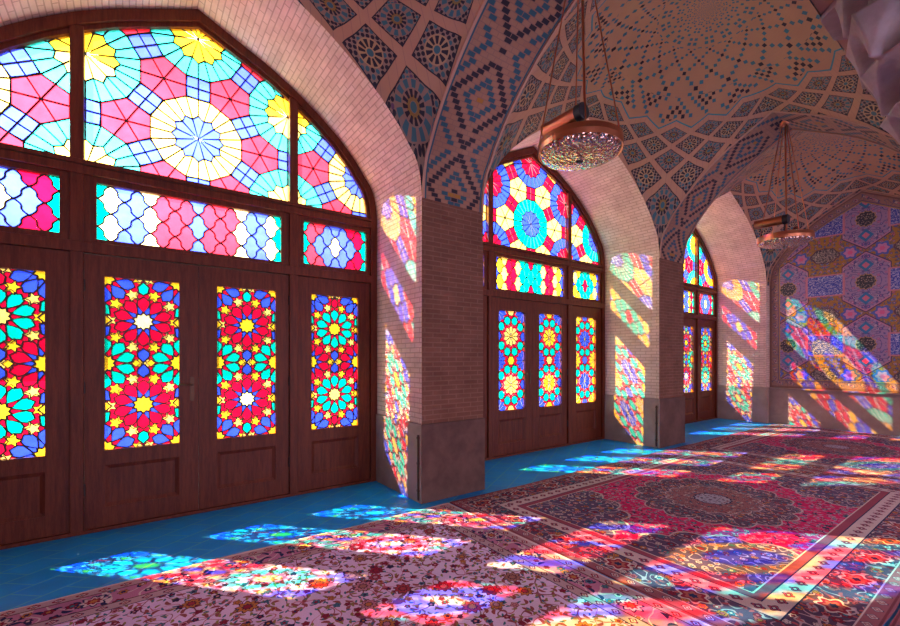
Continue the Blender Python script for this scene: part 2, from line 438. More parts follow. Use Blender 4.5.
# end wall tile panel: uv = (x - AX, z)
def mosaic_mat():
    g = G('painted_tile_panel'); x0_, y = g.uv(); x = x0_-.06
    PX, PZ = 1.27, 1.25
    lx = (g.fr(x/PX+.5)-.5)*PX; lz = (g.fr((y-1.75)/PZ+.5)-.5)*PZ      # hexagon cells
    ox = (g.fr(x/PX)-.5)*PX; oz = (g.fr((y-2.37)/PZ+.5)-.5)*PZ          # plaques / ovals column
    ax_ = g.abs(lx); fz = g.abs(lz)
    och = (.34, .18, .035)
    bg = flowers(g, ax_, y, 13, .42, pal((.55,.16,.25), (.12,.16,.42), (.60,.30,.32), (.10,.10,.30), (.2,.3,.42)), och, 1.0)
    bg = leaves(g, ax_, y, 14, (.10, .12, .16), bg, 3.0, .15); bg = vines(g, ax_, y, 5, 4, .045, (.16, .09, .08), bg, 2.0)
    hexv = g.mx(ax_/.355, (fz+ax_*.75)/.60)
    hx = (.30, .21, .33)
    hx = vines(g, ax_, fz, 6, 5, .09, (.10, .09, .24), hx, 1.0); hx = flowers(g, ax_, fz, 11, .34, pal((.52,.2,.36), (.08,.10,.36), (.5,.42,.55)), hx, 2.0)
    c = g.mix(hexv < 1.03, bg, (.07, .04, .10)); c = g.mix(hexv < .99, c, (.45, .22, .30)); c = g.mix(hexv < .95, c, hx)
    rc = g.ln(lx, lz); cen = flowers(g, lx, lz, 26, .36, pal((.42,.36,.28), (.34,.28,.2)), (.035, .04, .05), 4.0)
    an = g.at(lz, lx); c = g.mix(rc/(1+.06*g.cos(an*12)) < .155, c, (.40, .24, .10)); c = g.mix(rc/(1+.06*g.cos(an*12)) < .14, c, cen)
    for sg in (-1, 1):
        rd = g.abs(lx)/.12+g.abs(lz-sg*.33)/.13; c = g.mix(rd < 1, c, (.03, .18, .34)); c = g.mix(rd < .5, c, (.55, .16, .22))
    # blue calligraphy plaques
    aox = g.abs(ox); rz = g.abs(oz)                       # oz = 0 at ovals ; plaques at +-PZ/2
    pz = PZ/2-rz
    pq = g.mx(aox/.285, pz/.20)
    n = g.noise(g.vec(ox*1.6, y*2.6), 11, 2.5, .6, '2D'); wr = g.abs(g.fr(n*3.5)-.5) < .13
    pl = g.mix(wr, (.04, .07, .34), (.50, .50, .62))
    c = g.mix(pq < 1.14, c, (.50, .20, .24)); c = g.mix(pq < 1.0, c, pl)
    ov = g.ln(ox/.21, oz/.145)/(1+.05*g.cos(g.at(oz, ox)*8))
    n = g.noise(g.vec(ox*1.2, y*2), 16, 2, .6, '2D'); wr = g.abs(g.fr(n*3)-.5) < .13
    c = g.mix(ov < 1.12, c, (.10, .05, .08)); c = g.mix(ov < 1.0, c, g.mix(wr, (.05, .05, .06), (.45, .38, .30)))
    for sx in (-1, 1):
        fo = g.ln(ox-sx*.40, oz); fo = fo/(1+.15*g.cos(g.at(oz, ox-sx*.40)*6)); c = g.mix(fo < .13, c, (.07, .12, .40)); c = g.mix(fo < .09, c, (.50, .22, .36)); c = g.mix(fo < .04, c, (.6, .12, .25))
    # arch shaped border by distance from outline (normalised profile approximated by two slopes)
    u = g.abs(x0_)/BX
    prof = g.n('ShaderNodeFloatCurve'); cm = prof.mapping.curves[0]
    cm.points[0].location = (0, 1); cm.points[1].location = (1, 0)
    for a_, b_ in TAB[1:-1]: cm.points.new(a_, b_)
    for pt in cm.points: pt.handle_type = 'VECTOR'
    prof.mapping.update(); g.put(prof.inputs['Value'], u)
    zt = E(g, prof.outputs[0])*H+Z0
    dd = g.mn((zt-y)*.86, (BX-g.abs(x0_))*1.0); db = g.mn(dd, y-DADO)
    br1 = rosette_band(g, db, x+y, .11, .2, .055, (.30, .17, .13), ((.06,.07,.2), (.45,.34,.26), (.4,.12,.16), NV), 4)
    br1 = vines(g, x, y, 8, 4, .06, (.12, .09, .14), br1, 9.0)
    c = g.mix(db < .20, c, (.36, .23, .08)); c = g.mix(db < .18, c, (.10, .07, .14)); c = g.mix(db < .165, c, br1); c = g.mix(db < .04, c, (.20, .10, .08))
    gl = g.mn(g.abs(g.fr(x/.16)-.5)*-1+.5, g.abs(g.fr(y/.16)-.5)*-1+.5) < .012
    c = g.mul(c, g.mix(gl, (1, 1, 1), (.7, .7, .7)))
    return g.surf(c, .32, .5, 1-gl, .15, .003)
M['mosaic'] = mosaic_mat()

# ------------------------------------------------------------------ stained glass panels
GCACHE = {}
def flatten(polys, clip, seed):
    rng = random.Random(seed); V, F = [], []
    def add(pts):
        b = len(V); V.extend([Vector((p[0]+2e-5*rng.random(), p[1]+2e-5*rng.random())) for p in pts]); F.append(list(range(b, b+len(pts))))
    add(clip); cidx = [LEAD]
    for pts, ci in polys:
        if len(pts) < 3: continue
        ar = sum(pts[i-1][0]*pts[i][1]-pts[i][0]*pts[i-1][1] for i in range(len(pts)))
        if abs(ar) < 1e-6: continue
        add(pts if ar > 0 else pts[::-1]); cidx.append(ci)
    vo, eo, fo, ov, oe, of = delaunay_2d_cdt(V, [], F, 1, 1e-6)
    res, al, at_ = [], 0, 0
    for f, o in zip(fo, of):
        if 0 not in o: continue
        c = cidx[max(o)]; p = [vo[k] for k in f]
        a = abs(sum(p[i-1][0]*p[i][1]-p[i][0]*p[i-1][1] for i in range(len(p)))); at_ += a; al += a*(c == LEAD)
        res.append(([(q[0], q[1]) for q in p], c))
    return res, al/max(at_, 1e-9)
def clipless(polys, clip, name, parent, x, off, key=None):
    """polys: list of (points, colour index) painted in order; clip: outline. Flattened to non-overlapping faces."""
    if key is None or key not in GCACHE:
        best = None
        for seed in range(4):
            res, frac = flatten(polys, clip, seed)
            if best is None or frac < best[1]: best = (res, frac)
            if frac < .38: break
        vs, fs, mi = [], [], []
        for p, c in best[0]:
            for dx in ((-.006, .007) if c == LEAD else (0,)):
                b = len(vs); vs += [(dx, q[0], q[1]) for q in p]; fs.append(tuple(range(b, b+len(p)))); mi.append(c)
        me = bpy.data.meshes.new(name); me.from_pydata(vs, [], fs)
        for m in (GLASS if name == 'stained_glass' else FROST): me.materials.append(m)
        for p, i in zip(me.polygons, mi): p.material_index = i
        if key is not None: GCACHE[key] = me
    me = GCACHE[key] if key is not None else me
    o = bpy.data.objects.new(name, me); COL.objects.link(o); o.parent = parent
    pw = Vector((0, 0, 0)); q = parent
    while q: pw += q.location; q = q.parent
    o.location = Vector((x, off, 0))-pw
    return o
def inset(pts, d):
    n = len(pts); ar = sum(pts[i-1][0]*pts[i][1]-pts[i][0]*pts[i-1][1] for i in range(n))
    if ar < 0: pts = pts[::-1]
    out = []
    for i in range(n):
        a, b, c = pts[i-1], pts[i], pts[(i+1) % n]
        e1 = (b[0]-a[0], b[1]-a[1]); e2 = (c[0]-b[0], c[1]-b[1])
        l1 = sqrt(e1[0]**2+e1[1]**2) or 1; l2 = sqrt(e2[0]**2+e2[1]**2) or 1
        n1 = (-e1[1]/l1, e1[0]/l1); n2 = (-e2[1]/l2, e2[0]/l2)
        k = max(.35, 1+n1[0]*n2[0]+n1[1]*n2[1])
        out.append((b[0]+(n1[0]+n2[0])*d/k, b[1]+(n1[1]+n2[1])*d/k))
    return out
C = {k: i for i, k in enumerate(GK)}
LW = .005
def P(r, a, c=(0, 0)): a = radians(a); return (c[0]+r*cos(a), c[1]+r*sin(a))
def fan_polys(sty):
    s = .97; e = s/4.732; R = e*1.9319; polys = []
    def add(p, c): polys.append((inset(p, LW), C[c]))
    zc = 3.614
    for i in range(-3, 4):
        for j in range(-3, 4):
            cx = i*s*cos(radians(30)); cz = zc+j*s+(s/2 if i % 2 else 0)
            if abs(cx) > 2.6 or cz < 2.3 or cz > 5.6: continue
            main = (i % 2 == 0 and j == 0)
            a0 = 15
            pc, rc = sty['main'] if main else sty['oth']
            ri = R*.56 if main else R*.60
            for k in range(12):
                a = k*30
                add([(cx, cz), P(ri*.84, a-15, (cx, cz)), P(ri, a, (cx, cz)), P(ri*.84, a+15, (cx, cz))], 'yellow' if (pc == 'cream' and not main and (cz > 4.3 or (cz > 3.9 and a <= 180))) else pc)  # upper petals yellower: dimmer sky behind them put into the glass colour
                ap = R*cos(radians(15))
                add([P(ri*.84, a-15, (cx, cz)), P(R, a-15, (cx, cz)), P(ap, a, (cx, cz)), P(ri, a, (cx, cz))], rc)
                add([P(ri, a, (cx, cz)), P(ap, a, (cx, cz)), P(R, a+15, (cx, cz)), P(ri*.84, a+15, (cx, cz))], rc)
            # squares toward three neighbours
            for a in (30, 90, 150):
                m = P(s/2, a, (cx, cz)); n = 0
                ux, uz = cos(radians(a)), sin(radians(a)); q = e/2
                T = lambda p, r: (m[0]+ux*p-uz*r, m[1]+uz*p+ux*r)
                for sa, sb in ((1, 1), (-1, 1), (-1, -1), (1, -1)):
                    add([T(0, 0), T(sa*q, 0), T(sa*q*.94, sb*q*.94), T(0, sb*q)], sty['sq'])
            for hx in (0, 180):
                hc = P(s/sqrt(3), hx, (cx, cz))
                for k in range(6):
                    a = k*60+30
                    ap = e*.866
                    add([hc, P(ap, k*60, hc), P(e, k*60+30, hc), P(ap, k*60+60, hc)], sty['hexa'])
    return polys
def door_polys(w, h, A, B, X, ctr, wed):
    """girih panel: rosettes A on the axis, B at the sides, X in the corners (petal colours), origin = panel centre"""
    polys = []
    def add(p, c, lw=LW): polys.append((inset(p, -lw*.9) if lw > .002 else p, LEAD)); polys.append((inset(p, lw*1.35 if lw > .0035 else lw*1.1), C[c]))
    add([(-w/2, -h/2), (w/2, -h/2), (w/2, h/2), (-w/2, h/2)], 'red', .001)
    def star(c, r, rot, col, n=5, k=.48): add([P(r if i % 2 == 0 else r*k, rot+i*180/n, c) for i in range(2*n)], col, .003)
    a = h/4
    cs = [((0, a), A, ctr[0], wed[0]), ((0, -a), A, ctr[1], wed[0])]
    for sx in (-1, 1):
        cs.append(((sx*w/2, 0), B, 'yellow', wed[1]))
        for sz in (-1, 1): cs.append(((sx*w/2, sz*h/2), X, 'yellow', wed[1]))
    for (c, pc, cc, wc) in cs:
        for k in range(10):
            th = 90+36*k
            add([P(.078, th-3, c), P(.118, th-14, c), P(.160, th-17.8, c), P(.196, th-13.5, c), P(.226, th, c), P(.196, th+13.5, c), P(.160, th+17.8, c), P(.118, th+14, c), P(.078, th+3, c)], pc, .004)
            add([P(.064, th+18, c), P(.088, th+18-15, c), P(.145, th+18, c), P(.088, th+18+15, c)], wc, .003)
        star(c, .078, 90, cc, 10, .76)
    for c, *_ in cs:
        for k in range(10):
            star(P(.238, 108+36*k, c), .055, 108+36*k, 'yellow' if k % 2 else 'cream')
    # kites meeting on the axis between the two rosettes and the half-pieces on the edges
    for sz in (-1, 1):
        add([(0, sz*.004), (-.045, sz*.055), (-.048, sz*.095), (0, sz*.135), (.048, sz*.095), (.045, sz*.055)], 'blue')
    for sx in (-1, 1):
        add([(sx*.02, 0), (sx*.055, .035), (sx*.09, 0), (sx*.055, -.035)], 'yellow', .003)
        for za in (-a, a):
            add([(sx*w/2, za+.05), (sx*(w/2-.05), za), (sx*w/2, za-.05)], 'yellow')
            add([(sx*w/2, za+.05), (sx*(w/2-.04), za+.05), (sx*(w/2-.03), za+.13), (sx*w/2, za+.15)], 'teal' if za*1 > 0 else 'blue')
            add([(sx*w/2, za-.05), (sx*(w/2-.04), za-.05), (sx*(w/2-.03), za-.13), (sx*w/2, za-.15)], 'blue' if za > 0 else 'teal')
        for sz in (-1, 1):
            add([(0, sz*h/2), (sx*.05, sz*h/2), (sx*.03, sz*(h/2-.03))], 'cream', .003)
    for sz in (-1, 1): add([(0, sz*(h/2-.018)), (-.045, sz*(h/2-.065)), (-.035, sz*(h/2-.12)), (0, sz*(h/2-.14)), (.035, sz*(h/2-.12)), (.045, sz*(h/2-.065))], 'teal' if A == 'red' else 'red')
    return polys
def flower_polys(w, h, fl, hexc, side, mid, top):
    """window 2: ten-petalled flowers ringed by hexagons"""
    polys = []
    def add(p, c, lw=LW): polys.append((inset(p, -lw*.9) if lw > .002 else p, LEAD)); polys.append((inset(p, lw*1.35 if lw > .0035 else lw*1.1), C[c]))
    add([(-w/2, -h/2), (w/2, -h/2), (w/2, h/2), (-w/2, h/2)], 'red', .001)
    a = h/4-.005
    cs = [(0, a), (0, -a)]
    for sx in (-1, 1):
        for zz, r in ((0, .17), (h/2, .19), (-h/2, .19)):
            c = (sx*w/2, zz)
            for k in range(12): add([c, P(r*.8, k*30, c), P(r, k*30+15, c), P(r*.8, k*30+30, c)], side, .003)
    for c in cs:
        for k in range(10):
            th = 36*k
            if k in (0, 5):
                q = (c[0]+(w/2 if k == 0 else -w/2), c[1])
                add([P(.085, t, q) for t in range(0, 360, 60)], side); continue
            q = P(.247, th, c)
            add([P(.074, th+30+60*t, q) for t in range(6)], hexc)
        for k in range(10):
            t = 36*k+18
            add([P(.02, t-18, c), P(.13, t-17, c), P(.158, t, c), P(.13, t+17, c), P(.02, t+18, c)], fl, .003)
            add([P(.155, t+18, c), P(.19, t+8, c), P(.19, t+28, c)], 'red', .003)
        add([P(.02, t*45, c) for t in range(8)], 'yellow', .002)
    add([P(.078, 60*t, (0, 0)) for t in range(6)], mid)
    for sz in (-1, 1):
        add([P(.08, 60*t, (0, sz*h/2)) for t in range(6)], top)
    return polys
def lattice_polys(w, h, ncell, colf):
    dx, dz = w/ncell/2, h/4
    polys = []
    def ogee(v, h_, sg):      # from a top/bottom corner to a side corner, sg = which side is outward
        vx, vz = h_[0]-v[0], h_[1]-v[1]; L = sqrt(vx*vx+vz*vz); nx, nz = sg*vz/L, -sg*vx/L; k = L*.065
        return [(v[0]+vx*t+nx*k*o, v[1]+vz*t+nz*k*o) for t, o in ((0, 0), (.14, .75), (.34, 1.15), (.46, .6), (.54, -.6), (.66, -1.15), (.86, -.75), (1, 0))]
    for i in range(-ncell-1, ncell+2):
        for j in range(-3, 4):
            if (i+j) % 2: continue
            x, z = i*dx, j*dz
            Tp, Rt, Bt, Lf = (x, z+dz), (x+dx, z), (x, z-dz), (x-dx, z)
            pts = ogee(Tp, Rt, -1)[:-1]+ogee(Bt, Rt, 1)[::-1][:-1]+ogee(Bt, Lf, -1)[:-1]+ogee(Tp, Lf, 1)[::-1][:-1]
            polys.append((inset(pts, LW*1.2), C[colf(i, j)]))
    return polys
def rect(w, h, cx=0, cz=0, r=0):
    if not r: return [(cx-w/2, cz-h/2), (cx+w/2, cz-h/2), (cx+w/2, cz+h/2), (cx-w/2, cz+h/2)]
    o = []
    for sx, sz, a0 in ((1, 1, 0), (-1, 1, 90), (-1, -1, 180), (1, -1, 270)):
        for k in range(4): o.append(P(r, a0+k*30, (cx+sx*(w/2-r), cz+sz*(h/2-r))))
    return o
def shift(polys, dz): return [([(p[0], p[1]+dz) for p in pts], c) for pts, c in polys]

GZ0, GZ1 = .69, 2.20; GH = GZ1-GZ0; GZ = (GZ0+GZ1)/2; GW = .553
MU, MW = .893, .045     # mullion offset, half width
XG = XB-.02             # glass plane
def arch_pts(a, h_, z0=Z0, n=NS): return [(a*u, z0+h_*hp(u)) for u in US]
def fan_clip(y0, y1, zb=3.16):
    A, Hh = 1.775, 1.575
    pts = [(y0, zb), (y1, zb)]
    up = []
    for k in range(25):
        y = y1+(y0-y1)*k/24
        z = Z0+Hh*hp(y/A)
        if z > zb+.004: up.append((y, z))
    return pts+up
def make_window(idx, yc, sty, doors, transom, rounded=0):
    W = struct(empty('window_%d' % idx, (XB, yc, 0)))
    W['label'] = sty['label']; wood = M['wood']
    # outer frame: two posts and the pointed head
    m = MB()
    O = [(-HB, 0)]+arch_pts(HB, H)+[(HB, 0)]; I = [(-1.795, 0)]+[(1.795*u, Z0+1.595*hp(u)) for u in US]+[(1.795, 0)]
    f0, f1 = XB-.10, XB+.05
    for (a, b, c, d) in zip(O, O[1:], I[1:], I):
        for x, fl in ((f1, 1), (f0, 0)): m.face([(x, yc+p[0], p[1]) for p in ((a, b, c, d) if fl else (d, c, b, a))])
        m.face([(x, yc+p[0], p[1]) for x, p in ((f0, d), (f1, d), (f1, c), (f0, c))])
        m.face([(x, yc+p[0], p[1]) for x, p in ((f0, a), (f0, b), (f1, b), (f1, a))])
    m.build('frame', wood, W)
    m = MB()
    O = [(1.80*u, Z0+1.60*hp(u)) for u in US]; I = [(1.755*u, Z0+1.55*hp(u)) for u in US]
    for (a, b, c, d) in zip(O, O[1:], I[1:], I):
        m.face([(XB+.02, yc+p[0], p[1]) for p in (a, b, c, d)]); m.face([(x, yc+p[0], p[1]) for x, p in ((XB-.05, d), (XB+.02, d), (XB+.02, c), (XB-.05, c))])
    m.build('glazing_bead', wood, W)
    for sy in (-1, 1):
        m = MB(); zt = Z0+1.6*hp(MU/1.8)
        m.box(XB-.09, XB+.045, yc+sy*MU-MW, yc+sy*MU+MW, 0, zt); m.build('mullion', wood, W, bevel=.006)
    for z0_, z1_, nm in ((3.045, 3.115, 'transom_rail'), (3.125, 3.165, 'transom_rail'), (2.385, 2.475, 'door_head')):
        m = MB(); m.box(XB-.085, XB+.06, yc-1.80, yc+1.80, z0_, z1_); m.build(nm, wood, W, bevel=.005)
    m = MB(); m.box(XB-.08, XB+.05, yc-1.80, yc+1.80, 0, .03); m.build('threshold', wood, W, bevel=.004)
    # surround of transom glazing
    def surround(y0, y1, z0_, z1_, gy0, gy1, gz0, gz1, nm):
        m = MB()
        for b in ((y0, gy0, z0_, z1_), (gy1, y1, z0_, z1_), (gy0, gy1, z0_, gz0), (gy0, gy1, gz1, z1_)):
            if b[1]-b[0] > .001 and b[3]-b[2] > .001: m.box(XB-.06, XB+.02, yc+b[0], yc+b[1], b[2], b[3])
        return m.build(nm, wood, W)
    surround(-MU+MW, MU-MW, 2.475, 3.045, -.765, .765, 2.515, 3.0, 'transom_sash')
    for sy in (-1, 1):
        c = sy*1.375; surround(min(sy*(MU+MW), sy*1.795), max(sy*(MU+MW), sy*1.795), 2.475, 3.045, c-.37, c+.37, 2.53, 3.0, 'transom_sash')
    # fanlight glass (three panes fields)
    fp = fan_polys(sty); e = MU-MW
    for y0, y1 in ((-1.78, -MU-MW), (-e, e), (MU+MW, 1.78)):
        clipless([(p, c) for p, c in fp if any(y0-.2 < q[0] < y1+.2 for q in p)], fan_clip(y0, y1), 'fanlight_glass', W, XG, yc)
    clipless(shift(lattice_polys(1.53, .485, 8, transom[0]), 2.757), rect(1.53, .485, 0, 2.757), 'transom_glass', W, XG, yc)
    for sy in (-1, 1):
        clipless(shift(lattice_polys(.74, .47, 4, transom[1]), 2.765), rect(.74, .47, 0, 2.765), 'transom_glass', W, XG, yc+sy*1.375)
    # door leaves
    spans = [(-1.793, -MU-MW-.002, -1.368), (-MU+MW+.002, -.0015, -.435), (.0015, MU-MW-.002, .435), (MU+MW+.002, 1.793, 1.368)]
    for i, (y0, y1, gc) in enumerate(spans):
        y0 += yc; y1 += yc; gc += yc; zt = 2.383 if i in (0, 3) else 2.379
        x0, x1 = XB-.045, XB+.015
        g0, g1 = gc-GW/2, gc+GW/2
        m = MB()
        if rounded:
            gl = [(gc+p[0]-0, p[1]) for p in rect(GW, GH, 0, GZ, .05)]
        m.box(x0, x1, y0, g0, .03, zt); m.box(x0, x1, g1, y1, .03, zt)
        m.box(x0, x1, g0, g1, GZ1, zt); m.box(x0, x1, g0, g1, .56, GZ0); m.box(x0, x1, g0, g1, .03, .195)
        leaf = m.build('door_leaf', wood, W)
        leaf.location = (0, 0, 0)
        m = MB(); q = [(g0, .195), (g1, .195), (g1, .56), (g0, .56)]; r = [(g0+.035, .23), (g1-.035, .23), (g1-.035, .525), (g0+.035, .525)]
        for k in range(4): m.face([(x1-.004, *q[k]), (x1-.004, *q[(k+1) % 4]), (x1-.02, *r[(k+1) % 4]), (x1-.02, *r[k])])
        m.face([(x1-.02, *p) for p in r]); m.face([(x0+.01, *p) for p in q[::-1]])
        m.build('lower_panel', wood, leaf)
        clipless(shift(doors[i], GZ), rect(GW+.002, GH+.002, 0, GZ), 'stained_glass', leaf, XG, gc, id(doors[i]))
        if rounded:      # small fillets that round the corners of the opening
            m = MB()
            for sx in (-1, 1):
                for sz in (-1, 1):
                    cy_, cz_ = gc+sx*GW/2, GZ+sz*GH/2; R_ = .055; pts = [(cy_, cz_)]
                    for k in range(7):
                        t = pi/2*k/6; pts.append((cy_-sx*R_*(1-cos(t)), cz_-sz*R_*(1-sin(t))))
                    for xx in (x1-.006, x0+.006): m.face([(xx, *p) for p in pts])
            m.build('corner_fillet', wood, leaf)
        m = MB()
        hy = {0: y1-.0, 1: y0, 2: y1, 3: y0}[i]
        if i in (1, 2):
            for hz in (.37, 1.24, 2.11):
                m = MB(); m.tube((x1+.012, hy, hz-.05), (x1+.012, hy, hz+.05), .009, 8); m.build('hinge', M['iron'], leaf)
        if i == 1:
            hy = yc-.055; m = MB()
            pts = rect(.034, .23, 0, 0, .015)
            for xx in (x1+.008,): m.face([(xx, hy+p[0], 1.195+p[1]) for p in pts])
            for a, b in zip(pts, pts[1:]+pts[:1]): m.face([(x1, hy+a[0], 1.195+a[1]), (x1, hy+b[0], 1.195+b[1]), (x1+.008, hy+b[0], 1.195+b[1]), (x1+.008, hy+a[0], 1.195+a[1])])
            m.tube((x1+.008, hy, 1.235), (x1+.055, hy, 1.235), .009, 10); m.tube((x1+.05, hy+.005, 1.235), (x1+.05, hy-.115, 1.24), .008, 10)
            m.tube((x1+.009, hy, 1.15), (x1+.012, hy, 1.15), .008, 10)
            m.build('handle', M['brass'], leaf, merge=False)
    return W
STY1 = dict(main=('paleblue', 'cream'), oth=('cream', 'paleteal'), sq='paleblue', hexa='palered', label='pointed-arch window with pale central rosette over wooden doors, nearest of the three')  # bright sky's bleaching of this window put into its pale glass tints
STY2 = dict(main=('blue', 'teal'), oth=('red', 'blue'), sq='red', hexa='cream', label='middle arched window with blue and red rosettes above wooden doors')
STY3 = dict(main=('blue', 'yellow'), oth=('yellow', 'teal'), sq='blue', hexa='red', label='farthest arched window with yellow and teal rosettes above wooden doors')
def t1(i, j):
    return {0: 'paleblue', 1: 'palered', 2: 'palered', 3: 'palered', 4: 'white', 5: 'paleblue', 6: 'paleblue', 7: 'white', 8: 'teal', 9: 'teal'}.get(abs(i), 'teal') if not (abs(i) == 1 and j == 0) else 'red'
def t1s(i, j):
    n = abs(i)+abs(j)
    if abs(i) >= 4: return 'teal'
    return {0: 'white', 2: 'paleblue'}.get(n, 'palered' if i < 0 else 'red')
def t2(i, j):
    return {0: 'red', 1: 'teal', 2: 'teal', 3: 'cream', 4: 'red', 5: 'red', 6: 'cream', 7: 'yellow'}.get(abs(i), 'blue') if not (i == 0 and j == 0) else 'teal'
def t2s(i, j):
    n = abs(i)+abs(j)
    if abs(i) >= 4: return 'blue'
    return {0: 'red', 2: 'teal'}.get(n, 'cream' if (i+j) % 4 else 'yellow')
def t3(i, j):
    return {0: 'blue', 1: 'red', 2: 'red', 3: 'yellow', 4: 'blue', 5: 'blue', 6: 'yellow', 7: 'red'}.get(abs(i), 'teal')
def t3s(i, j):
    n = abs(i)+abs(j)
    if abs(i) >= 4: return 'teal'
    return {0: 'cream', 2: 'blue'}.get(n, 'red')
dB = door_polys(GW, GH, 'red', 'teal', 'blue', ('white', 'yellow'), ('blue', 'red'))
dC = door_polys(GW, GH, 'red', 'teal', 'blue', ('yellow', 'white'), ('blue', 'red'))
dD = door_polys(GW, GH, 'teal', 'red', 'blue', ('yellow', 'cream'), ('red', 'blue'))
dA = door_polys(GW, GH, 'teal', 'red', 'blue', ('cream', 'yellow'), ('red', 'blue'))
fB = flower_polys(GW, GH, 'cream', 'teal', 'blue', 'yellow', 'cream')
fC = flower_polys(GW, GH, 'yellow', 'teal', 'blue', 'cream', 'yellow')
fD = flower_polys(GW, GH, 'blue', 'teal', 'yellow', 'paleblue', 'paleblue')
make_window(1, YC[0]+.015, STY1, [dA, dB, dC, dD], (t1, t1s))
make_window(2, YC[1]+.02, STY2, [fD, fB, fC, fD], (t2, t2s), 1)
make_window(3, YC[2]+.03, STY3, [dD, dB, dC, dD], (t3, t3s))

# ------------------------------------------------------------------ building shell
def arc_len(pts):
    L = [0]
    for a, b in zip(pts, pts[1:]): L.append(L[-1]+sqrt((a[0]-b[0])**2+(a[1]-b[1])**2))
    return [l-L[-1]/2 for l in L]
ybs = [YC[0]-HB-WP, YC[1]-HB-WP, YC[2]-HB-WP]        # lower y edge of the pillars
XR0, XR1 = XI+WP, XI+WP+2*BX                          # second aisle
YEND = YC[2]+HB
wl = MB()
for i, yc in enumerate(YC):
    pts = [(HB*u, Z0+H*hp(u)) for u in US]; L = arc_len(pts)
    pts = [(-HB, 0)]+pts+[(HB, 0)]; L = [L[0]-Z0]+L+[L[-1]+Z0]
    xs = [XB-.12+(XF-XB+.12)*k/4 for k in range(5)]
    wl.quadsheet([[(x, yc+p[0], p[1]) for x in xs] for p in pts], [[(l, x) for x in xs] if False else [(x, l) for x in xs] for l in L])
w = wl.build('wall_left', M['brick']); struct(w)
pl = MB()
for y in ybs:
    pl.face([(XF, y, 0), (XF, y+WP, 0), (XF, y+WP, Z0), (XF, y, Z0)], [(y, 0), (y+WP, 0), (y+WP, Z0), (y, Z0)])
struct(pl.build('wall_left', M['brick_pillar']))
# facade outside
fa = MB(); ZT = 6.4
for i, yc in enumerate(YC):
    pts = [(-HB, -.1)]+[(HB*u, Z0+H*hp(u)) for u in US]+[(HB, -.1)]
    for a, b in zip(pts, pts[1:]):
        fa.face([(XB-.12, yc+p[0], p[1]) for p in (a, b)]+[(XB-.12, yc+b[0], ZT), (XB-.12, yc+a[0], ZT)])
for y in ybs+[YEND]: 
    fa.face([(XB-.12, y, -.1), (XB-.12, y+WP, -.1), (XB-.12, y+WP, ZT), (XB-.12, y, ZT)], [(y, 0), (y+WP, 0), (y+WP, ZT), (y, ZT)])
struct(fa.build('wall_outside', M['brick']))
# dado slabs round the pillars
t = .016
for i, y in enumerate(ybs+[YEND]):
    d = MB()
    if y == YEND:
        d.box(XB+.05, XF+.02, y-t, y+.1, 0, DADO); mt_ = M['dado_light']
        struct(d.build('trim_%d' % (i+1), mt_, bevel=.004)); continue
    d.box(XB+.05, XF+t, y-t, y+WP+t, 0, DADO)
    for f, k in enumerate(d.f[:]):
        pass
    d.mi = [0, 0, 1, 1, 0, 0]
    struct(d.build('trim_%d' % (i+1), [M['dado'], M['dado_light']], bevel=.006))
# ceiling: vaults and transverse arches
def vault(xc, bx, yc):
    m = MB(); rows, uvs = [], []
    for v in US:
        r_, u_ = [], []
        for u in US:
            q = min(1, max(0, (sqrt(u*u+v*v)-.45)/.4)); q = q*q*(3-2*q)
            a, b = hp(u, 1-q), hp(v, 1-q)
            r_.append((xc+u*bx, yc+v*HB, Z0+H*sqrt(a*a+b*b)*(1-.0*q))); u_.append((u, v))
        rows.append(r_); uvs.append(u_)
    m.quadsheet(rows, uvs); return m.build('ceiling', M['vault'], smooth=True, merge=False)
for yc in YC:
    struct(vault(AX, BX, yc)); struct(vault((XR0+XR1)/2, BX, yc))
def tarch(xc, bx, y0, y1):
    m = MB(); pts = [(xc+bx*u, Z0+H*hp(u)) for u in US]; L = arc_len(pts)
    n = 6; ys = [y0+(y1-y0)*k/n for k in range(n+1)]; k_ = WP/(y1-y0)
    m.quadsheet([[(p[0], y, p[1]) for y in ys] for p in pts], [[((y-(y0+y1)/2), l) for y in ys] for l in L])
    # thin raised edge mouldings
    for ye, sg in ((y0, 1), (y1, -1)):
        a = [(xc+bx*u*.992, Z0+(H-.016)*hp(u)) for u in US]
        for q in range(len(pts)-1):
            m.face([(pts[q][0], ye, pts[q][1]), (pts[q+1][0], ye, pts[q+1][1]), (a[q+1][0], ye, a[q+1][1]), (a[q][0], ye, a[q][1])], [(.4, L[q]), (.4, L[q+1]), (.41, L[q+1]), (.41, L[q])])
            m.face([(a[q][0], ye, a[q][1]), (a[q+1][0], ye, a[q+1][1]), (a[q+1][0], ye+sg*.028, a[q+1][1]), (a[q][0], ye+sg*.028, a[q][1])], [(.4, L[q]), (.4, L[q+1]), (.41, L[q+1]), (.41, L[q])])
            m.face([(a[q][0], ye+sg*.028, a[q][1]), (a[q+1][0], ye+sg*.028, a[q+1][1]), (pts[q+1][0], ye+sg*.028, pts[q+1][1]), (pts[q][0], ye+sg*.028, pts[q][1])], [(.4, L[q]), (.4, L[q+1]), (.41, L[q+1]), (.41, L[q])])
    return m.build('ceiling', M['diaper'], merge=False)
for y in ybs:
    struct(tarch(AX, BX, y, y+WP)); struct(tarch((XR0+XR1)/2, BX, y, y+WP))
struct(tarch(AX, BX, YEND, YE)); struct(tarch((XR0+XR1)/2, BX, YEND, YE))
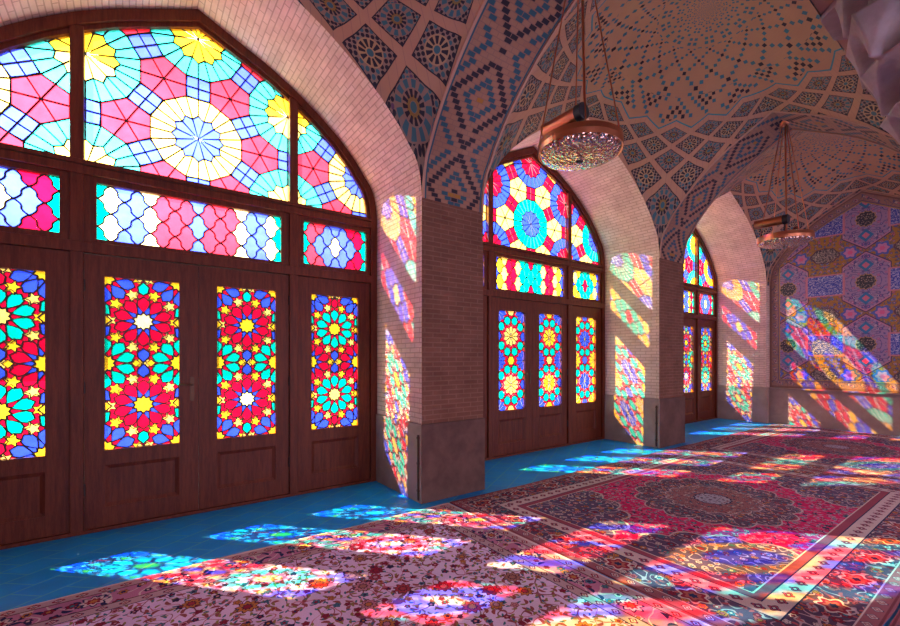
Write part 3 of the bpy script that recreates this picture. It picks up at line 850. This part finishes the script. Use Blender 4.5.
def larch(yc):                 # arches between the aisles
    m = MB(); pts = [(yc+HB*u, Z0+H*hp(u)) for u in US]; L = arc_len(pts); xs = [XI+WP*k/6 for k in range(7)]
    m.quadsheet([[(x, p[0], p[1]) for x in xs] for p in pts], [[(x-XI-WP/2, l) for x in xs] for l in L])
    return m.build('ceiling', M['diaper'], merge=False)
for yc in YC: struct(larch(yc))
m = MB()
for y in ybs:
    m.box(XI, XR0, y, y+WP, Z0+.012, Z0+.03, 1)
    q = [(XI, y+.3), (XI, y+WP-.3), (XI+.3, y+WP), (XR0-.3, y+WP), (XR0, y+WP-.3), (XR0, y+.3), (XR0-.3, y), (XI+.3, y)]
    for z in (Z0-.02, Z0+.01): m.face([(a, b, z) for a, b in q])
    for a, b in zip(q, q[1:]+q[:1]): m.face([(*a, Z0-.02), (*b, Z0-.02), (*b, Z0+.01), (*a, Z0+.01)])
struct(m.build('ceiling', [M['column'], M['diaper']]))
rf = MB(); rf.box(XB-.14, XR1+.3, ybs[0]-.3, YE+.4, 6.35, 6.5); struct(rf.build('roof', M['roofing']))
# end wall
m = MB(); z1 = 5.3
for xc in (AX, (XR0+XR1)/2):
    m.quadsheet([[(xc-BX-.2 if False else xc-BX, YE, z), (xc+BX, YE, z)] for z in (0, z1)], [[(-BX, z), (BX, z)] for z in (0, z1)])
m.box(XI, XR0, YEND, YE+.05, 0, z1, 1)
m.box(XB-.1, XF, YEND+.002, YE+.05, 0, z1, 1)
struct(m.build('wall_end', [M['mosaic'], M['brick']]))
m = MB(); m.box(XF, XR1, YE-.065, YE+.02, 0, DADO-.03); struct(m.build('baseboard_end', M['dado_light'], bevel=.004))
m = MB(); m.box(XF-.0, XR1, YE-.12, YE+.02, DADO-.03, DADO); struct(m.build('trim_5', M['dado_light'], bevel=.006))
m = MB(); m.box(XB-.14, XR1+.3, YE+.06, YE+.3, -.1, 6.4); m.box(XB-.14, XR1+.3, ybs[0]-.3, ybs[0]+.001, -.1, 6.4); struct(m.build('wall_back', M['brick']))
# unseen opposite wall; its three tall openings are made up for the fill light
m = MB()
segs = [(ybs[0], YC[0]-.9)]+[(YC[0]+.9, YC[1]-.9), (YC[1]+.9, YC[2]-.9), (YC[2]+.9, YE+.06)]
for a, b in segs: m.box(XR1, XR1+.3, a, b, 0, 6.4)
for yc in YC: m.box(XR1, XR1+.3, yc-.9, yc+.9, 3.0, 6.4)
struct(m.build('wall_right', M['brick']))
# floors
m = MB(); m.box(XB-.14, XR1+.3, ybs[0]-.3, YE+.3, -.12, 0); struct(m.build('floor', M['tile']))
M['court'] = stone_mat('courtyard_paving', (.13, .12, .12), (.20, .18, .17), .8)
M['bounce_strip'] = stone_mat('pale_bounce_stone', (.82, .78, .70), (.88, .84, .78), 1.5)
m = MB(); m.box(-40, XB-.14, -30, 45, -.3, -.12); struct(m.build('ground', M['court']))
m = MB(); m.box(-8.6, XB-.15, -8, 14, -.119, -.08); struct(m.build('ground_bounce', M['bounce_strip']))  # added pale strip outside, bounces sun up through the glass onto the arch undersides
# conduit on the corner of each of the two nearest pillars
for y, lab in ((ybs[1], 'thin metal strip on the corner of the nearest pillar base'), (ybs[2], 'thin metal strip on the corner of the second pillar base')):
    m = MB(); m.box(XF-.045, XF-.02, y-t-.012, y-t-.001, .03, .70)
    for z in (.12, .4, .66): m.box(XF-.05, XF-.015, y-t-.016, y-t-.001, z, z+.02)
    tag(m.build('corner_strip', M['brass'], loc=(XF, y, 0)), lab, 'metal strip', 'pillar corner strips')

# ------------------------------------------------------------------ carpets
def rug(name, x0, x1, y0, y1, mat, label, group, z=0.0, th=.012):
    m = MB(); n = 24
    rng = random.Random(name+label)
    xs = [x0+(x1-x0)*k/n for k in range(n+1)]; ys = [y0+(y1-y0)*k/(n*2) for k in range(2*n+1)]
    rows = []
    for j, y in enumerate(ys):
        rows.append([(x+(.008*sin(y*3.1+x0)+.004*sin(y*9) if i in (0, n) else 0), y+(.007*sin(x*3.7+y0) if j in (0, 2*n) else 0), z+th+.0025*sin(x*5+y*2)*sin(y*4.3) if 0 < i < n and 0 < j < 2*n else z+th*.8) for i, x in enumerate(xs)])
    m.quadsheet(rows, [[(p[0], p[1]) for p in r] for r in rows])
    bd = [rows[0][i] for i in range(n+1)]+[rows[j][n] for j in range(1, 2*n+1)]+[rows[-1][i] for i in range(n-1, -1, -1)]+[rows[j][0] for j in range(2*n-1, 0, -1)]
    for a, b in zip(bd, bd[1:]+bd[:1]): m.face([a, (a[0], a[1], z), (b[0], b[1], z), b], [(a[0], a[1])]*2+[(b[0], b[1])]*2)
    o = m.build(name, mat, loc=((x0+x1)/2, (y0+y1)/2, z), merge=True)
    return tag(o, label, 'carpet', group)
R1 = (-3.60, -.545, 2.60, 7.20); R2 = (-3.60, -.545, 7.216, 11.60)
rug('persian_carpet', -3.60, .15, -2.2, 2.585, near_rug(), 'ivory and pink floral carpet along the near edge of the picture', 'carpets on the prayer hall floor')
rug('persian_carpet', *R1, medal_rug('red_medallion_carpet', *R1, (.66, .02, .14)), 'red carpet with dark central medallion and navy border beyond the ivory carpet', 'carpets on the prayer hall floor')
rug('persian_carpet', *R2, medal_rug('far_red_carpet', *R2, (.60, .02, .13)), 'farthest red carpet reaching the tiled end wall', 'carpets on the prayer hall floor')
R3 = (-.515, 2.9, 2.62, 7.2)
rug('persian_carpet', *R3, medal_rug('side_carpet', *R3, (.32, .02, .06)), 'carpet with pale border strip showing in the bottom right corner', 'carpets on the prayer hall floor')

# ------------------------------------------------------------------ columns with carved capitals
def column(x, y, label):
    T = empty('stone_column', (x, y, 0)); tag(T, label, 'column', 'carved stone columns between the aisles')
    m = MB(); m.box(x-.27, x+.27, y-.27, y+.27, 0, .14); m.build('base', M['column'], T, bevel=.015)
    m = MB(); n = 96; rows, uvs = [], []
    for k in range(61):
        z = .14+2.24*k/60; tw = z*1.6
        rows.append([(x+(.150+.014*cos(12*(a:=2*pi*i/n)+tw*6))*cos(a), y+(.150+.014*cos(12*a+tw*6))*sin(a), z) for i in range(n+1)]); uvs.append([(0, 0)]*(n+1))
    m.quadsheet(rows, uvs); m.build('shaft', M['column'], T, smooth=True)
    m = MB(); rows = []
    # three tiers of niches, each hollowed under an overhanging lip
    tiers = [(2.38, .165, .25, 8, 0, 0), (2.56, .25, .32, 8, .5, .25), (2.76, .32, .38, 8, 0, .55), (2.95, .38, .41, 8, .5, .9)]
    tops = [2.56, 2.76, 2.95, 3.11]
    for (zb, r0, r1, nn, off, sqr), zt in zip(tiers, tops):
        nf = 22
        for k in range(nf+1):
            f = k/nf; z = zb+(zt-zb)*f; row = []
            for i in range(257):
                a = 2*pi*i/256; c4 = max(abs(cos(a)), abs(sin(a)))
                loc = ((a/(2*pi)*nn+off) % 1)-.5
                edge = (1-min(1, abs(loc)*2.12)**2.4)*.90           # top line of the niche over its width
                ins = edge-f
                rho = sqrt((loc*1.5)**2+f*f)
                rr = r0+(r1-r0)*(.35*f+.65*f*f)
                if ins > 0:
                    rr -= .050*min(1, ins*4)*(.35+.65*f)+.030*min(1, ins*4); rr += .009*cos(rho*2*pi*9)
                else: rr += .014
                rr += .020*abs(loc*2)**2
                rr *= (1-sqr*.55)+sqr*.55/c4*.9
                row.append((x+rr*cos(a), y+rr*sin(a), z))
            rows.append(row)
    uvs = [[(0, 0)]*len(r) for r in rows]; m.quadsheet(rows, uvs); m.build('capital', M['column'], T, smooth=True)
    return T
XCOL = XI+WP/2+.06
column(XCOL, ybs[1]+WP/2, 'stone column whose carved niche capital enters at the top right corner')

# ------------------------------------------------------------------ hanging lamps
def lamp(y, label):
    x = AX+.0; z = 3.17; T = empty('hanging_lamp', (x, y, z)); tag(T, label, 'lamp', 'copper lamps hung from the transverse arches')
    R = .325
    m = MB(); m.lathe((x, y, z), [(R-.012, -.035), (R, -.04), (R+.004, 0), (R, .045), (R-.012, .045), (R-.014, -.035)], 64); m.build('rim', M['copper'], T, smooth=False)
    m = MB(); prof = [(R-.014, -.035)]+[((R-.014)*cos(a), -.035-.075*sin(a)) for a in [pi/2*k/10 for k in range(1, 10)]]+[(.001, -.112)]
    m.lathe((x, y, z), prof, 64); m.build('glass_bowl', M['bowl'], T, smooth=True)
    m = MB(); m.lathe((x, y, z), [(.001, -.118), (.022, -.116), (.026, -.108), (.022, -.10)], 20); m.build('finial', M['iron'], T, smooth=True)
    m = MB()
    for k in range(4):
        a = pi/4+k*pi/2; m.tube((x, y, z+.02), (x+(R-.01)*cos(a), y+(R-.01)*sin(a), z+.02), .007, 8)
    m.build('cross_frame', M['copper'], T, merge=False)
    tz = z+.28
    m = MB(); m.tube((x-.36, y, tz), (x-.02, y, tz), .062, 28, cap=False); m.tube((x-.02, y, tz), (x-.36, y, tz), .057, 28, cap=True); m.tube((x-.36, y, tz), (x-.352, y, tz), .065, 28)
    tb = m.build('lamp_tube', M['copper'], T, merge=False)
    m = MB(); m.tube((x-.02, y, tz), (x+.045, y, tz), .066, 28); m.build('end_cap', M['black'], tb, bevel=.006)
    m = MB(); m.tube((x-.3, y, tz-.06), (x-.27, y, z+.03), .008, 8); m.build('bracket', M['iron'], T, merge=False)
    m = MB(); m.tube((x, y, tz-.06), (x, y, z+.03), .012, 8); m.build('bracket', M['iron'], T, merge=False)
    m = MB(); bp_ = [(.001, .12), (.03, .11), (.042, .08), (.036, .045), (.02, .02), (.018, .0)]
    m.lathe((x+.12, y+.03, z+.04), bp_, 20); m.build('bulb', M['bowl'], T, smooth=True)
    zt = Z0+H-.005
    m = MB(); m.tube((x+.0, y+.075, z+.03), (x, y+.02, zt), .011, 10); m.build('stem', M['copper'], T, merge=False)
    for k in range(4):
        a = pi/4+k*pi/2
        m = MB(); p0 = Vector((x+(R-.006)*cos(a), y+(R-.006)*sin(a), z+.04)); p1 = Vector((x+.03*cos(a), y+.03*sin(a), zt)); m.tube(p0, p1, .0055, 8)
        m.build('rod', M['copper'], T, merge=False)
    m = MB(); m.lathe((x, y, zt), [(.07, 0.004), (.065, -.02), (.03, -.045), (.012, -.05), (.001, -.05)], 28); m.build('ceiling_rose', M['copper'], T, smooth=True)
lamp(ybs[1]+WP/2+.10, 'near copper bowl lamp hanging in front of the middle window')
lamp(ybs[2]+WP/2+.08, 'far copper bowl lamp hanging in front of the tiled end wall')

# ------------------------------------------------------------------ light
sd = Vector((3.53, 3.19, -3.62)).normalized()
L = bpy.data.lights.new('sun', 'SUN'); L.energy = 29; L.angle = radians(.45); L.color = (1, .95, .86)
o = bpy.data.objects.new('sun', L); COL.objects.link(o); o.rotation_euler = sd.to_track_quat('-Z', 'Y').to_euler(); o.location = (-12, -6, 12)
for yc in YC:      # fill lights added in the made-up openings of the opposite wall
    L = bpy.data.lights.new('fill_light', 'AREA'); L.shape = 'RECTANGLE'; L.size = 1.8; L.size_y = 3.0; L.energy = 84; L.color = (1, .74, .96)
    o = bpy.data.objects.new('fill_light', L); COL.objects.link(o); o.location = (XR1+.02, yc, 1.5); o.rotation_euler = (radians(90), 0, radians(90))
# world: hazy sky, brighter around the sun, dim towards the far north-east
g = G('sky', True); t_ = g.n('ShaderNodeTexCoord'); sp = g.n('ShaderNodeSeparateXYZ'); g.t.links.new(t_.outputs['Generated'], sp.inputs[0])
X, Y, Z = (E(g, sp.outputs[k]) for k in range(3))
dt = X*(-sd.x)+Y*(-sd.y)+Z*(-sd.z)
hl = g.ln(X, Y); az = (X*(-sd.x)+Y*(-sd.y))/(hl+.001)/g.m('SQRT', sd.x*sd.x+sd.y*sd.y)
near = g.sst(az, .35, .80)                    # hazy glare on the sun's side of the sky
hi = g.sst(Z, .13, .30)*(1-g.sst(Z, .43, .50)*.72)
strg = near*hi*10.0+g.sst(Z, .0, .14)*.42+.22
vm = g.mul((.95, .98, 1.05), strg)
b = g.n('ShaderNodeBackground'); g.put(b.inputs[0], vm); b.inputs[1].default_value = 1.25
g.t.links.new(b.outputs[0], g.out.inputs[0]); S.world = g.id

# ------------------------------------------------------------------ camera
F, HZ, TH = 433.578, 356.929, radians(54.1195)
cam = bpy.data.cameras.new('camera'); cam.sensor_width = 36; cam.lens = F/900*36; cam.shift_y = (HZ-313)/900; cam.clip_start = .05
o = bpy.data.objects.new('camera', cam); COL.objects.link(o); o.location = (0, 0, 1.5)
# view axis: cos(TH) along +y, sin(TH) along -x
o.rotation_euler = (radians(90), 0, TH)
S.camera = o
S.view_settings.view_transform = 'Standard'; S.view_settings.look = 'None'; S.view_settings.gamma = 1; S.view_settings.use_curve_mapping = False
S.view_settings.exposure = 0.6
S.cycles.max_bounces = 8; S.cycles.diffuse_bounces = 4; S.cycles.transparent_max_bounces = 12
S.cycles.use_denoising = True; S.cycles.sample_clamp_indirect = 6
S.cycles.caustics_reflective = False
